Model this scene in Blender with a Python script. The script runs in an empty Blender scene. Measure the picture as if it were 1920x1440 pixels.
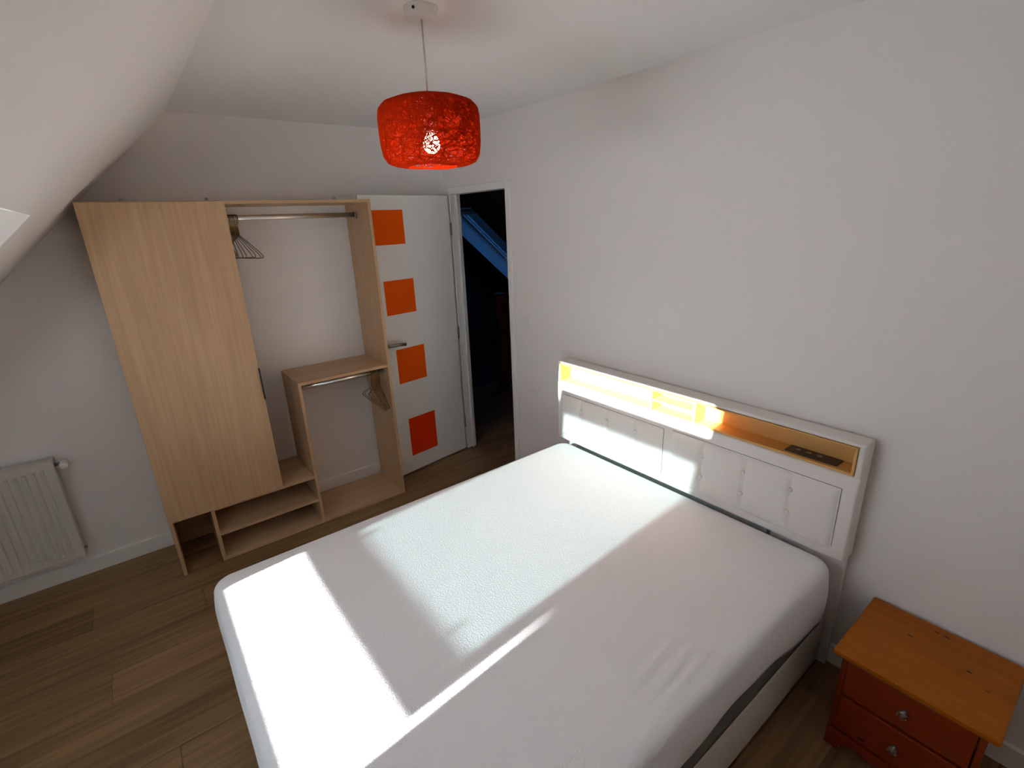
import bpy, bmesh, math, random
from mathutils import Vector, Matrix, Euler

random.seed(7)
scene = bpy.context.scene
col = scene.collection

# ------------------------------------------------------------------ camera
cam_data = bpy.data.cameras.new('camera')
cam = bpy.data.objects.new('camera', cam_data)
col.objects.link(cam)
cam_data.sensor_fit = 'HORIZONTAL'
cam_data.sensor_width = 36.0
cam_data.lens = 929.19 / 1920 * 36.0
cam_data.clip_start = 0.02
yaw, pitch, roll = (math.radians(v) for v in (-37.1595, -18.4033, -2.3095))
fwd = Vector((-math.sin(yaw) * math.cos(pitch), math.cos(yaw) * math.cos(pitch), math.sin(pitch)))
rgt = Vector((math.cos(yaw), math.sin(yaw), 0))
upv = rgt.cross(fwd)
r2 = rgt * math.cos(roll) + upv * math.sin(roll)
u2 = -rgt * math.sin(roll) + upv * math.cos(roll)
cam.matrix_world = Matrix(((r2.x, u2.x, -fwd.x, -2.0374), (r2.y, u2.y, -fwd.y, -3.4352),
                           (r2.z, u2.z, -fwd.z, 1.8541), (0, 0, 0, 1)))
scene.camera = cam

# ------------------------------------------------------------------ sky, sun, exposure
world = bpy.data.worlds.new('sky')
scene.world = world
world.use_nodes = True
bg = world.node_tree.nodes['Background']
bg.inputs['Color'].default_value = (0.90, 0.935, 1.04, 1)
bg.inputs['Strength'].default_value = 8.9

SUN = Vector((1.0, 0.130, -0.366)).normalized()
sd = bpy.data.lights.new('sun', 'SUN')
sd.energy = 37.0
sd.angle = math.radians(0.9)
sd.color = (1.0, 0.985, 0.965)
so = bpy.data.objects.new('sun', sd)
so.rotation_euler = SUN.to_track_quat('-Z', 'Y').to_euler()
so.location = (-8, -4, 6)
col.objects.link(so)

scene.view_settings.view_transform = 'Standard'
scene.view_settings.look = 'None'
scene.view_settings.exposure = 0.58
scene.view_settings.gamma = 1.0
scene.view_settings.use_curve_mapping = False
scene.cycles.max_bounces = 10
scene.cycles.diffuse_bounces = 6
scene.cycles.transparent_max_bounces = 10
scene.cycles.caustics_reflective = False
scene.cycles.use_adaptive_sampling = True
scene.cycles.adaptive_threshold = 0.04
scene.cycles.use_denoising = True

# ------------------------------------------------------------------ materials
def mat(name, color, rough=0.6, metal=0.0, spec=0.5):
    m = bpy.data.materials.new(name)
    m.use_nodes = True
    b = m.node_tree.nodes['Principled BSDF']
    b.inputs['Base Color'].default_value = (*color, 1)
    b.inputs['Roughness'].default_value = rough
    b.inputs['Metallic'].default_value = metal
    b.inputs['Specular IOR Level'].default_value = spec
    return m

def nd(m, t):
    return m.node_tree.nodes.new(t)

def lk(m, a, b):
    m.node_tree.links.new(a, b)

def bsdf(m):
    return m.node_tree.nodes['Principled BSDF']

def add_bump(m, scale, strength, dist=0.002, detail=4, coord='Object'):
    tc = nd(m, 'ShaderNodeTexCoord')
    n = nd(m, 'ShaderNodeTexNoise')
    n.inputs['Scale'].default_value = scale
    n.inputs['Detail'].default_value = detail
    bp = nd(m, 'ShaderNodeBump')
    bp.inputs['Strength'].default_value = strength
    bp.inputs['Distance'].default_value = dist
    lk(m, tc.outputs[coord], n.inputs['Vector'])
    lk(m, n.outputs['Fac'], bp.inputs['Height'])
    lk(m, bp.outputs['Normal'], bsdf(m).inputs['Normal'])
    return m

def paint(name, color, rough=0.75, bscale=90, bstr=0.12):
    m = mat(name, color, rough, spec=0.25)
    return add_bump(m, bscale, bstr)

def wood(name, dark, light, axis, rough=0.5, fine=70, coarse=6, random_tint=0.0, contrast=1.0, knots=False, spec=0.4):
    """Procedural wood with the grain running along one axis of the object's own space."""
    m = mat(name, light, rough, spec=spec)
    tc = nd(m, 'ShaderNodeTexCoord')
    oi = nd(m, 'ShaderNodeObjectInfo')
    add = nd(m, 'ShaderNodeVectorMath'); add.operation = 'ADD'
    mul = nd(m, 'ShaderNodeVectorMath'); mul.operation = 'SCALE'
    comb = nd(m, 'ShaderNodeCombineXYZ')
    for k in range(3):
        lk(m, oi.outputs['Random'], comb.inputs[k])
    lk(m, comb.outputs[0], mul.inputs[0]); mul.inputs['Scale'].default_value = 13.7
    lk(m, tc.outputs['Object'], add.inputs[0]); lk(m, mul.outputs[0], add.inputs[1])
    def grain(scale, stretch, detail, dist):
        mp = nd(m, 'ShaderNodeMapping')
        sc = [1, 1, 1]; sc[axis] = stretch
        mp.inputs['Scale'].default_value = sc
        n = nd(m, 'ShaderNodeTexNoise')
        n.inputs['Scale'].default_value = scale
        n.inputs['Detail'].default_value = detail
        n.inputs['Distortion'].default_value = dist
        lk(m, add.outputs[0], mp.inputs['Vector']); lk(m, mp.outputs[0], n.inputs['Vector'])
        return n.outputs['Fac']
    g1 = grain(coarse, 0.10, 3, 0.8)
    g2 = grain(fine, 0.035, 4, 0.2)
    mx = nd(m, 'ShaderNodeMath'); mx.operation = 'MULTIPLY_ADD'
    lk(m, g2, mx.inputs[0]); mx.inputs[1].default_value = 0.55
    m2 = nd(m, 'ShaderNodeMath'); m2.operation = 'MULTIPLY'
    lk(m, g1, m2.inputs[0]); m2.inputs[1].default_value = 0.45
    lk(m, m2.outputs[0], mx.inputs[2])
    rp = nd(m, 'ShaderNodeValToRGB')
    w = 0.16 / contrast
    rp.color_ramp.elements[0].position = max(0.0, 0.5 - w)
    rp.color_ramp.elements[1].position = min(1.0, 0.5 + w)
    rp.color_ramp.elements[0].color = (*dark, 1)
    rp.color_ramp.elements[1].color = (*light, 1)
    lk(m, mx.outputs[0], rp.inputs['Fac'])
    out = rp.outputs['Color']
    if random_tint:
        hv = nd(m, 'ShaderNodeHueSaturation')
        mr = nd(m, 'ShaderNodeMapRange')
        mr.inputs['To Min'].default_value = 1 - random_tint
        mr.inputs['To Max'].default_value = 1 + random_tint
        lk(m, oi.outputs['Random'], mr.inputs['Value'])
        lk(m, mr.outputs[0], hv.inputs['Value'])
        lk(m, out, hv.inputs['Color'])
        out = hv.outputs['Color']
    if knots:
        vo = nd(m, 'ShaderNodeTexVoronoi'); vo.inputs['Scale'].default_value = 7.5
        mp = nd(m, 'ShaderNodeMapping')
        sc = [1.5, 1.5, 1.5]; sc[axis] = 0.7
        mp.inputs['Scale'].default_value = sc
        lk(m, add.outputs[0], mp.inputs['Vector']); lk(m, mp.outputs[0], vo.inputs['Vector'])
        kr = nd(m, 'ShaderNodeValToRGB')
        kr.color_ramp.elements[0].position = 0.05; kr.color_ramp.elements[0].color = (1, 1, 1, 1)
        kr.color_ramp.elements[1].position = 0.10; kr.color_ramp.elements[1].color = (0, 0, 0, 1)
        lk(m, vo.outputs['Distance'], kr.inputs['Fac'])
        mixk = nd(m, 'ShaderNodeMix'); mixk.data_type = 'RGBA'
        lk(m, kr.outputs['Color'], mixk.inputs['Factor'])
        lk(m, out, mixk.inputs['A'])
        mixk.inputs['B'].default_value = (dark[0] * 0.25, dark[1] * 0.2, dark[2] * 0.2, 1)
        out = mixk.outputs['Result']
    lk(m, out, bsdf(m).inputs['Base Color'])
    bp = nd(m, 'ShaderNodeBump'); bp.inputs['Strength'].default_value = 0.08; bp.inputs['Distance'].default_value = 0.001
    lk(m, mx.outputs[0], bp.inputs['Height'])
    lk(m, bp.outputs['Normal'], bsdf(m).inputs['Normal'])
    return m

M = {}
M['wall'] = paint('wall_paint', (0.85, 0.82, 0.79))
M['ceiling'] = paint('ceiling_paint', (0.88, 0.872, 0.862))
M['lining'] = paint('lining_paint', (0.84, 0.84, 0.85), 0.6)
M['white_gloss'] = paint('white_gloss', (0.84, 0.83, 0.80), 0.4, 30, 0.03)
M['door_white'] = paint('door_white', (0.93, 0.925, 0.90), 0.35, 25, 0.04)
M['radiator'] = paint('radiator_enamel', (0.62, 0.60, 0.55), 0.4, 25, 0.03)
M['floor'] = wood('floor_laminate', (0.155, 0.086, 0.036), (0.325, 0.192, 0.086), 0, 0.42, 42, 6, 0.08, 1.15)
M['oak_z'] = wood('oak_upright', (0.46, 0.287, 0.155), (0.62, 0.415, 0.235), 2, 0.5, 80, 7, 0.03, 0.75)
M['oak_x'] = wood('oak_flat', (0.46, 0.287, 0.155), (0.62, 0.415, 0.235), 0, 0.5, 80, 7, 0.03, 0.75)
M['niche'] = wood('niche_beech', (0.60, 0.32, 0.085), (0.70, 0.40, 0.12), 1, 0.45, 60, 6, 0.0, 0.6)
M['pine_y'] = wood('pine_varnish', (0.30, 0.070, 0.002), (0.44, 0.125, 0.004), 1, 0.28, 35, 6, 0.03, 0.8, knots=True)
M['pine_z'] = wood('pine_varnish_upright_shaded', (0.17, 0.020, 0.002), (0.24, 0.034, 0.003), 2, 0.3, 35, 6, 0.03, 0.8)  # same pine as the top, darkened: shade put into the colour
M['pine_d'] = wood('pine_varnish_front_shaded', (0.17, 0.018, 0.002), (0.24, 0.030, 0.003), 1, 0.3, 35, 6, 0.03, 0.8, knots=True)  # pine of the drawer fronts with the shade beside the bed painted in
m = M['pine_top'] = wood('pine_varnish_top', (0.30, 0.070, 0.002), (0.44, 0.125, 0.004), 1, 0.3, 35, 6, 0.0, 0.8, spec=0.2)
# dark knots where the board of the top has them (object space: metres from the middle of the board)
base_link = bsdf(m).inputs['Base Color'].links[0].from_socket
tcn = nd(m, 'ShaderNodeTexCoord')
for kx, ky, kr_ in [(0.0664, 0.0658, 1.0), (0.1521, 0.0121, 0.9), (0.1511, -0.0145, 1.2), (0.0336, -0.0971, 1.1), (-0.0121, -0.15, 0.7), (0.1245, 0.0924, 0.4)]:
    sb = nd(m, 'ShaderNodeVectorMath'); sb.operation = 'SUBTRACT'; sb.inputs[1].default_value = (kx, ky, 0.011)
    ml = nd(m, 'ShaderNodeVectorMath'); ml.operation = 'MULTIPLY'; ml.inputs[1].default_value = (1.0, 0.55, 0.0)
    ln = nd(m, 'ShaderNodeVectorMath'); ln.operation = 'LENGTH'
    rg = nd(m, 'ShaderNodeMapRange'); rg.inputs['From Min'].default_value = 0.0028 * kr_; rg.inputs['From Max'].default_value = 0.0058 * kr_
    rg.inputs['To Min'].default_value = 0.9; rg.inputs['To Max'].default_value = 0.0
    mk = nd(m, 'ShaderNodeMix'); mk.data_type = 'RGBA'; mk.inputs['B'].default_value = (0.045, 0.009, 0.001, 1)
    lk(m, tcn.outputs['Object'], sb.inputs[0]); lk(m, sb.outputs[0], ml.inputs[0]); lk(m, ml.outputs[0], ln.inputs[0])
    lk(m, ln.outputs['Value'], rg.inputs['Value']); lk(m, rg.outputs[0], mk.inputs['Factor']); lk(m, base_link, mk.inputs['A'])
    base_link = mk.outputs['Result']
lk(m, base_link, bsdf(m).inputs['Base Color'])
M['stair'] = wood('stair_wood', (0.20, 0.075, 0.02), (0.30, 0.13, 0.04), 2, 0.4, 40, 6)
M['hall'] = paint('hall_shade_paint', (0.10, 0.085, 0.07))  # gloom of the unlit landing put into the wall colour
M['chrome'] = mat('chrome', (0.85, 0.83, 0.80), 0.3, 1.0)
M['steel'] = mat('brushed_steel', (0.33, 0.32, 0.31), 0.3, 1.0)
M['gold'] = mat('brass_wire', (0.30, 0.19, 0.05), 0.35, 1.0)
M['black'] = mat('black_plastic', (0.018, 0.016, 0.015), 0.3)
M['plastic'] = mat('white_plastic', (0.80, 0.80, 0.78), 0.35)
M['cord'] = mat('cord_white', (0.62, 0.60, 0.58), 0.5)
M['orange'] = mat('orange_sticker', (0.98, 0.115, 0.001), 0.5, spec=0.12)
M['red_orange'] = mat('red_orange_sticker', (0.95, 0.050, 0.001), 0.5, spec=0.12)
M['alu'] = mat('window_alu', (0.25, 0.25, 0.26), 0.5, 0.6)
M['crystal'] = mat('crystal', (0.80, 0.74, 0.62), 0.04)
bsdf(M['crystal']).inputs['Transmission Weight'].default_value = 0.95
M['fabric'] = mat('white_upholstery', (0.82, 0.78, 0.745), 0.75, spec=0.25)
add_bump(M['fabric'], 900, 0.25, 0.001)
M['base_fabric'] = mat('cream_upholstery', (0.66, 0.62, 0.55), 0.85, spec=0.2)
add_bump(M['base_fabric'], 700, 0.3, 0.001)
M['tape'] = mat('grey_mattress_border', (0.16, 0.16, 0.15), 0.85, spec=0.2)
add_bump(M['tape'], 500, 0.3, 0.001)
M['seam'] = mat('seam_shadow_thread', (0.22, 0.20, 0.19), 0.8)
M['slab'] = mat('floor_underlay', (0.05, 0.03, 0.015), 0.8)
M['board'] = mat('grey_board', (0.58, 0.61, 0.60), 0.7)
add_bump(M['board'], 300, 0.2, 0.001)

m = M['sheet'] = mat('terry_sheet', (0.85, 0.85, 0.875), 0.9, spec=0.15)
tc = nd(m, 'ShaderNodeTexCoord')
n1 = nd(m, 'ShaderNodeTexNoise'); n1.inputs['Scale'].default_value = 150; n1.inputs['Detail'].default_value = 3
n2 = nd(m, 'ShaderNodeTexVoronoi'); n2.inputs['Scale'].default_value = 210
ad = nd(m, 'ShaderNodeMath'); ad.operation = 'ADD'
bp = nd(m, 'ShaderNodeBump'); bp.inputs['Strength'].default_value = 0.55; bp.inputs['Distance'].default_value = 0.0018
lk(m, tc.outputs['Object'], n1.inputs['Vector']); lk(m, tc.outputs['Object'], n2.inputs['Vector'])
lk(m, n1.outputs['Fac'], ad.inputs[0]); lk(m, n2.outputs['Distance'], ad.inputs[1])
lk(m, ad.outputs[0], bp.inputs['Height']); lk(m, bp.outputs['Normal'], bsdf(m).inputs['Normal'])

def glass(name, color):
    g = bpy.data.materials.new(name); g.use_nodes = True
    nt = g.node_tree; nt.nodes.clear()
    o = nt.nodes.new('ShaderNodeOutputMaterial'); t = nt.nodes.new('ShaderNodeBsdfTransparent')
    gl = nt.nodes.new('ShaderNodeBsdfGlossy'); gl.inputs['Roughness'].default_value = 0.02
    mx = nt.nodes.new('ShaderNodeMixShader'); mx.inputs[0].default_value = 0.06
    t.inputs['Color'].default_value = (*color, 1)
    nt.links.new(t.outputs[0], mx.inputs[1]); nt.links.new(gl.outputs[0], mx.inputs[2]); nt.links.new(mx.outputs[0], o.inputs['Surface'])
    return g
# each pane has two faces, so its tint is applied twice
M['pane'] = glass('coated_window_glass', (0.268, 0.314, 0.316))
M['pane_hall'] = glass('hall_glass_light_tint', (0.052, 0.108, 0.175))  # blue cast and dimness of the landing light put into the tint

m = M['shade'] = bpy.data.materials.new('orange_paper_string'); m.use_nodes = True
nt = m.node_tree
pb = bsdf(m)
pb.inputs['Base Color'].default_value = (0.76, 0.036, 0.001, 1)
pb.inputs['Roughness'].default_value = 0.7
pb.inputs['Specular IOR Level'].default_value = 0.08
tr = nt.nodes.new('ShaderNodeBsdfTranslucent'); tr.inputs['Color'].default_value = (1.0, 0.30, 0.012, 1)
mx = nt.nodes.new('ShaderNodeMixShader'); mx.inputs[0].default_value = 0.40
lk(m, pb.outputs[0], mx.inputs[1]); lk(m, tr.outputs[0], mx.inputs[2])
lk(m, mx.outputs[0], nt.nodes['Material Output'].inputs['Surface'])

m = M['bulb'] = mat('lit_bulb', (1, 0.9, 0.75), 0.4)
bsdf(m).inputs['Emission Color'].default_value = (1.0, 0.84, 0.62, 1)
bsdf(m).inputs['Emission Strength'].default_value = 30.0

# ------------------------------------------------------------------ helpers
def link(o, parent=None):
    col.objects.link(o)
    if parent is not None:
        o.parent = parent
    return o

def meshobj(name, bm, m, parent=None, smooth=False, origin=None):
    if origin is not None:
        bmesh.ops.translate(bm, verts=bm.verts, vec=-Vector(origin))
    bmesh.ops.recalc_face_normals(bm, faces=bm.faces)
    me = bpy.data.meshes.new(name)
    bm.to_mesh(me); bm.free()
    me.materials.append(M[m] if isinstance(m, str) else m)
    if smooth:
        me.polygons.foreach_set('use_smooth', [True] * len(me.polygons))
    o = bpy.data.objects.new(name, me)
    if origin is not None:
        o.location = Vector(origin)
    link(o, parent)
    return o

def bm_box(x0, x1, y0, y1, z0, z1, bevel=0.0, seg=1):
    bm = bmesh.new()
    bmesh.ops.create_cube(bm, size=1)
    for v in bm.verts:
        v.co = Vector(((x0 + x1) / 2 + v.co.x * (x1 - x0), (y0 + y1) / 2 + v.co.y * (y1 - y0), (z0 + z1) / 2 + v.co.z * (z1 - z0)))
    if bevel:
        bmesh.ops.bevel(bm, geom=bm.edges[:], offset=bevel, segments=seg, affect='EDGES', profile=0.5)
    return bm

def box(name, b, m, parent=None, bevel=0.0, seg=1, smooth=False):
    x0, x1, y0, y1, z0, z1 = b
    x0, x1 = min(x0, x1), max(x0, x1); y0, y1 = min(y0, y1), max(y0, y1); z0, z1 = min(z0, z1), max(z0, z1)
    po = Vector(parent.location) if parent is not None else Vector((0, 0, 0))
    if parent is not None and parent.parent is not None:
        po = po + Vector(parent.parent.location)
    c = Vector(((x0 + x1) / 2, (y0 + y1) / 2, (z0 + z1) / 2))
    bm = bm_box(x0 - c.x, x1 - c.x, y0 - c.y, y1 - c.y, z0 - c.z, z1 - c.z, bevel, seg)
    o = meshobj(name, bm, m, parent, smooth)
    o.location = c - po
    return o

def prism(pts, axis, a0, a1):
    """Closed prism: pts are 2-D points in the plane across the axis."""
    bm = bmesh.new()
    def mk(p, a):
        if axis == 0: return (a, p[0], p[1])
        if axis == 1: return (p[0], a, p[1])
        return (p[0], p[1], a)
    A = [bm.verts.new(mk(p, a0)) for p in pts]; B = [bm.verts.new(mk(p, a1)) for p in pts]
    n = len(pts)
    bm.faces.new(A); bm.faces.new(B[::-1])
    bm.normal_update()
    for i in range(n):
        bm.faces.new((A[i], B[i], B[(i + 1) % n], A[(i + 1) % n]))
    bmesh.ops.triangulate(bm, faces=[f for f in bm.faces if len(f.verts) > 4], ngon_method='EAR_CLIP')
    return bm

def add_tube(bm, pts, r, sides=8, cap=True, closed=False):
    pts = [Vector(p) for p in pts]
    n = len(pts); rings = []
    prev = None
    for i, p in enumerate(pts):
        if closed:
            t = (pts[(i + 1) % n] - pts[i - 1]).normalized()
        else:
            t = (pts[min(i + 1, n - 1)] - pts[max(i - 1, 0)]).normalized()
        ref = prev if prev is not None else (Vector((0, 0, 1)) if abs(t.z) < 0.9 else Vector((1, 0, 0)))
        a = (ref - t * ref.dot(t))
        if a.length < 1e-6:
            a = t.orthogonal()
        a.normalize(); b = t.cross(a); prev = a
        rings.append([bm.verts.new(p + a * math.cos(2 * math.pi * k / sides) * r + b * math.sin(2 * math.pi * k / sides) * r) for k in range(sides)])
    m_ = n if closed else n - 1
    for i in range(m_):
        A = rings[i]; B = rings[(i + 1) % n]
        for k in range(sides):
            bm.faces.new((A[k], A[(k + 1) % sides], B[(k + 1) % sides], B[k]))
    if cap and not closed:
        bm.faces.new(rings[0][::-1]); bm.faces.new(rings[-1])
    return bm

def tube(name, pts, r, m, parent=None, sides=8, closed=False):
    bm = bmesh.new(); add_tube(bm, pts, r, sides, True, closed)
    return meshobj(name, bm, m, parent, True)

def lathe(prof, seg=32, cap=True):
    """prof: (radius, z) from bottom to top."""
    bm = bmesh.new(); rings = []
    for r, z in prof:
        rings.append([bm.verts.new((r * math.cos(2 * math.pi * k / seg), r * math.sin(2 * math.pi * k / seg), z)) for k in range(seg)])
    for A, B in zip(rings, rings[1:]):
        for k in range(seg):
            bm.faces.new((A[k], A[(k + 1) % seg], B[(k + 1) % seg], B[k]))
    if cap:
        bm.faces.new(rings[0][::-1]); bm.faces.new(rings[-1])
    return bm

def thing(name, label, cat, loc=(0, 0, 0), group=None):
    o = bpy.data.objects.new(name, None)
    o.empty_display_size = 0.1
    o.location = loc
    link(o)
    return tag(o, label, cat, group)

def tag(o, label, cat, group=None):
    o['label'] = label; o['category'] = cat
    if group: o['group'] = group
    return o

def struct(o, label=None, cat=None):
    o['kind'] = 'structure'
    if label: o['label'] = label
    if cat: o['category'] = cat
    return o

def shift(o, parent):
    """Parts built in world coordinates under an Empty that stands at its base."""
    o.location = Vector(o.location) - Vector(parent.location)
    return o

def dup(root, label=None):
    r = root.copy(); col.objects.link(r)
    if label: r['label'] = label
    for ch in root.children:
        c = ch.copy(); col.objects.link(c); c.parent = r
        for g in ch.children:
            d = g.copy(); col.objects.link(d); d.parent = c
    return r

# ------------------------------------------------------------------ room shell
H = 2.463
SL = 0.966                       # roof pitch, about 44 degrees
XS = -1.6633                     # where the slope meets the flat ceiling
XK = -3.75                       # low knee wall
YB = -4.25                       # wall behind the camera
WT = 0.07                        # partition thickness
def zs_(x): return H + (x - XS) * SL
ZK = zs_(XK)
EL = math.atan(SL)
E_UP = Vector((math.cos(EL), 0, math.sin(EL)))
N_OUT = Vector((-math.sin(EL), 0, math.cos(EL)))

floor = struct(box('floor', (XK - 0.1, 3.3, YB - 0.1, 2.7, -0.12, -0.008), 'slab'),
               'brown oak laminate floor running under the bed and wardrobe', 'floor')
plank_cache = {}
def plank(x0, x1, y0, y1):
    key = (round(x1 - x0, 3), round(y1 - y0, 3))
    if key not in plank_cache:
        L, W = x1 - x0 - 0.0012, y1 - y0 - 0.0012
        bm = bm_box(-L / 2, L / 2, -W / 2, W / 2, -0.004, 0.004, 0.0006)
        bmesh.ops.recalc_face_normals(bm, faces=bm.faces)
        me = bpy.data.meshes.new('plank'); bm.to_mesh(me); bm.free(); me.materials.append(M['floor'])
        plank_cache[key] = me
    o = bpy.data.objects.new('plank', plank_cache[key])
    link(o, floor)
    o.location = Vector(((x0 + x1) / 2, (y0 + y1) / 2, -0.004)) - floor.location
PW, PL = 0.193, 1.285
def lay(xa, xb, ya, yb, seed):
    row = 0; y = yb
    while y > ya + 1e-4:
        y0 = max(ya, y - PW)
        off = ((row * 0.37 + seed) % 1.0) * PL
        x = xa; nx = xa + off if off > 0.15 else xa + PL
        while x < xb - 1e-4:
            x1 = min(nx, xb)
            plank(x, x1, y0, y)
            x = x1; nx = x1 + PL
        y = y0; row += 1
lay(XK, 0.0, YB, 0.0, 0.2)
lay(0.0, 2.3, -1.2, 1.2, 0.6)

bm = prism([(XK, -0.1), (0.0, -0.1), (0.0, H), (XS, H), (XK, ZK)], 1, 0.0, 0.12)
struct(meshobj('wall_back', bm, 'wall'), 'off-white painted wall behind the wardrobe', 'wall')
bm = prism([(XK, -0.1), (0.0, -0.1), (0.0, H), (XS, H), (XK, ZK)], 1, YB - 0.12, YB)
struct(meshobj('wall_front', bm, 'wall'), 'off-white painted wall behind the viewer', 'wall')
struct(box('wall_left', (XK - 0.1, XK, YB - 0.12, 0.12, -0.1, ZK + 0.03), 'wall'), 'low knee wall under the sloping ceiling', 'wall')
DO_F, DO_N, DO_H = -0.102, -0.767, 2.04       # clear door opening
bm = prism([(YB - 0.12, -0.1), (DO_N - 0.022, -0.1), (DO_N - 0.022, DO_H + 0.022), (DO_F + 0.022, DO_H + 0.022), (DO_F + 0.022, -0.1),
            (0.12, -0.1), (0.12, H + 0.14), (YB - 0.12, H + 0.14)], 0, 0.0, WT)
struct(meshobj('wall_right', bm, 'wall'), 'off-white painted wall behind the headboard with a doorway', 'wall')
struct(box('ceiling', (XS - 0.06, 0.0, YB - 0.12, 0.12, H, H + 0.14), 'ceiling'), 'flat off-white ceiling carrying the orange pendant', 'ceiling')

# sloped ceiling with a splayed opening for the roof window
OFF = 0.20                                     # window plane outside the plaster plane
k = 0.366
A_ = Vector((-3.3917, 0, 1.0717)); F_ = Vector((-2.5091, 0, 1.9242))
WY_F, WY_N = -1.684, -2.678                    # clear opening of the frame
FW = 0.055
def onslope(x, y, off=0.0):
    return Vector((x, y, zs_(x))) + N_OUT * off
bm = bmesh.new()
TH = 0.26
x_lo, x_hi = XK - 0.08, XS
y_lo, y_hi = YB - 0.12, 0.12
inner_o = [onslope(x_lo, y_lo), onslope(x_hi, y_lo), onslope(x_hi, y_hi), onslope(x_lo, y_hi)]
inner_h = [onslope(-3.43, -2.90), onslope(-2.222, -2.90), onslope(-2.222, -1.185), onslope(-3.43, -1.185)]
A_F = A_ - E_UP * 0.0364                      # lower edge of the clear opening (frame has depth)
pA = A_F - E_UP * FW; pF = F_ + E_UP * FW
dz = N_OUT * (TH - OFF)
out_h = [Vector((pA.x, WY_N - FW, pA.z)) + dz, Vector((pF.x, WY_N - FW, pF.z)) + dz, Vector((pF.x, WY_F + FW, pF.z)) + dz, Vector((pA.x, WY_F + FW, pA.z)) + dz]
out_o = [v + N_OUT * TH for v in inner_o]
R = [[bm.verts.new(v) for v in ring] for ring in (inner_o, inner_h, out_h, out_o)]
for a, b in ((0, 1), (1, 2), (2, 3), (3, 0)):
    for i in range(4):
        bm.faces.new((R[a][i], R[a][(i + 1) % 4], R[b][(i + 1) % 4], R[b][i]))
struct(meshobj('wall_slope', bm, 'ceiling'), 'sloping attic ceiling with the roof window opening', 'ceiling')

# roof window: fixed frame and a centre-pivot sash swung open
win = bpy.data.objects.new('window_1', None); link(win)
struct(win, 'open centre-pivot roof window in the sloping ceiling', 'window')
def slope_bar(name, P0, P1, y0, y1, n0, n1, e, n, m, parent):
    """Bar between two points along direction e, from y0 to y1, with offsets n0..n1 along n."""
    bm = bmesh.new()
    vs = []
    for p in (P0, P1):
        for y in (y0, y1):
            for o_ in (n0, n1):
                q = Vector((p.x, y, p.z)) + n * o_
                vs.append(bm.verts.new(q))
    idx = [(0, 1, 3, 2), (4, 6, 7, 5), (0, 4, 5, 1), (2, 3, 7, 6), (0, 2, 6, 4), (1, 5, 7, 3)]
    for f in idx:
        bm.faces.new([vs[i] for i in f])
    return meshobj(name, bm, m, parent)
fr = (-0.03, 0.075)
slope_bar('frame_rail', A_F - E_UP * FW, A_F, WY_N - FW, WY_F + FW, *fr, E_UP, N_OUT, 'alu', win)
slope_bar('frame_rail', F_, F_ + E_UP * FW, WY_N - FW, WY_F + FW, *fr, E_UP, N_OUT, 'alu', win)
slope_bar('frame_stile', A_F, F_, WY_N - FW, WY_N, *fr, E_UP, N_OUT, 'alu', win)
slope_bar('frame_stile', A_F, F_, WY_F, WY_F + FW, *fr, E_UP, N_OUT, 'alu', win)
th = EL - math.radians(21.0)
E_S = Vector((math.cos(th), 0, math.sin(th))); N_S = Vector((-math.sin(th), 0, math.cos(th)))
PV = A_ + (F_ - A_) * 0.4875
LB, LT = 0.628, 0.588
SB, ST = PV - E_S * LB, PV + E_S * LT
T2 = 0.025
SY_N, SY_F = -2.680, -1.670
GY_N, GY_F = -2.622, -1.735
slope_bar('sash_rail', SB, SB + E_S * 0.085, SY_N, SY_F, -T2, T2, E_S, N_S, 'white_gloss', win)
slope_bar('sash_rail', ST - E_S * 0.10, ST, SY_N, SY_F, -T2, T2, E_S, N_S, 'white_gloss', win)
slope_bar('control_bar', ST - E_S * 0.17, ST - E_S * 0.10, SY_N + 0.02, SY_F - 0.02, -T2, T2, E_S, N_S, 'alu', win)
slope_bar('sash_stile', SB + E_S * 0.085, ST - E_S * 0.10, SY_N, GY_N, -T2, T2, E_S, N_S, 'white_gloss', win)
slope_bar('sash_stile', SB + E_S * 0.085, ST - E_S * 0.10, GY_F, SY_F, -T2, T2, E_S, N_S, 'white_gloss', win)
slope_bar('pane', SB + E_S * 0.085, ST - E_S * 0.17, GY_N, GY_F, -0.006, 0.006, E_S, N_S, 'pane', win)
for yy in (-1.80, -2.51):
    slope_bar('glass_clip', SB + E_S * 0.085, SB + E_S * 0.125, yy - 0.008, yy + 0.008, 0.008, 0.02, E_S, N_S, 'alu', win)

# skirting
BB = 0.092
struct(meshobj('baseboard_back', prism([(0.0, 0.0), (-0.012, 0.0), (-0.012, BB - 0.006), (-0.006, BB), (0.0, BB)], 0, XK, 0.0), 'white_gloss'),
       'white skirting board along the wardrobe wall', 'skirting board')
struct(meshobj('baseboard_right', prism([(0.0, 0.0), (-0.012, 0.0), (-0.012, BB - 0.006), (-0.006, BB), (0.0, BB)], 1, YB, DO_N - 0.07), 'white_gloss'),
       'white skirting board along the headboard wall', 'skirting board')

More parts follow.
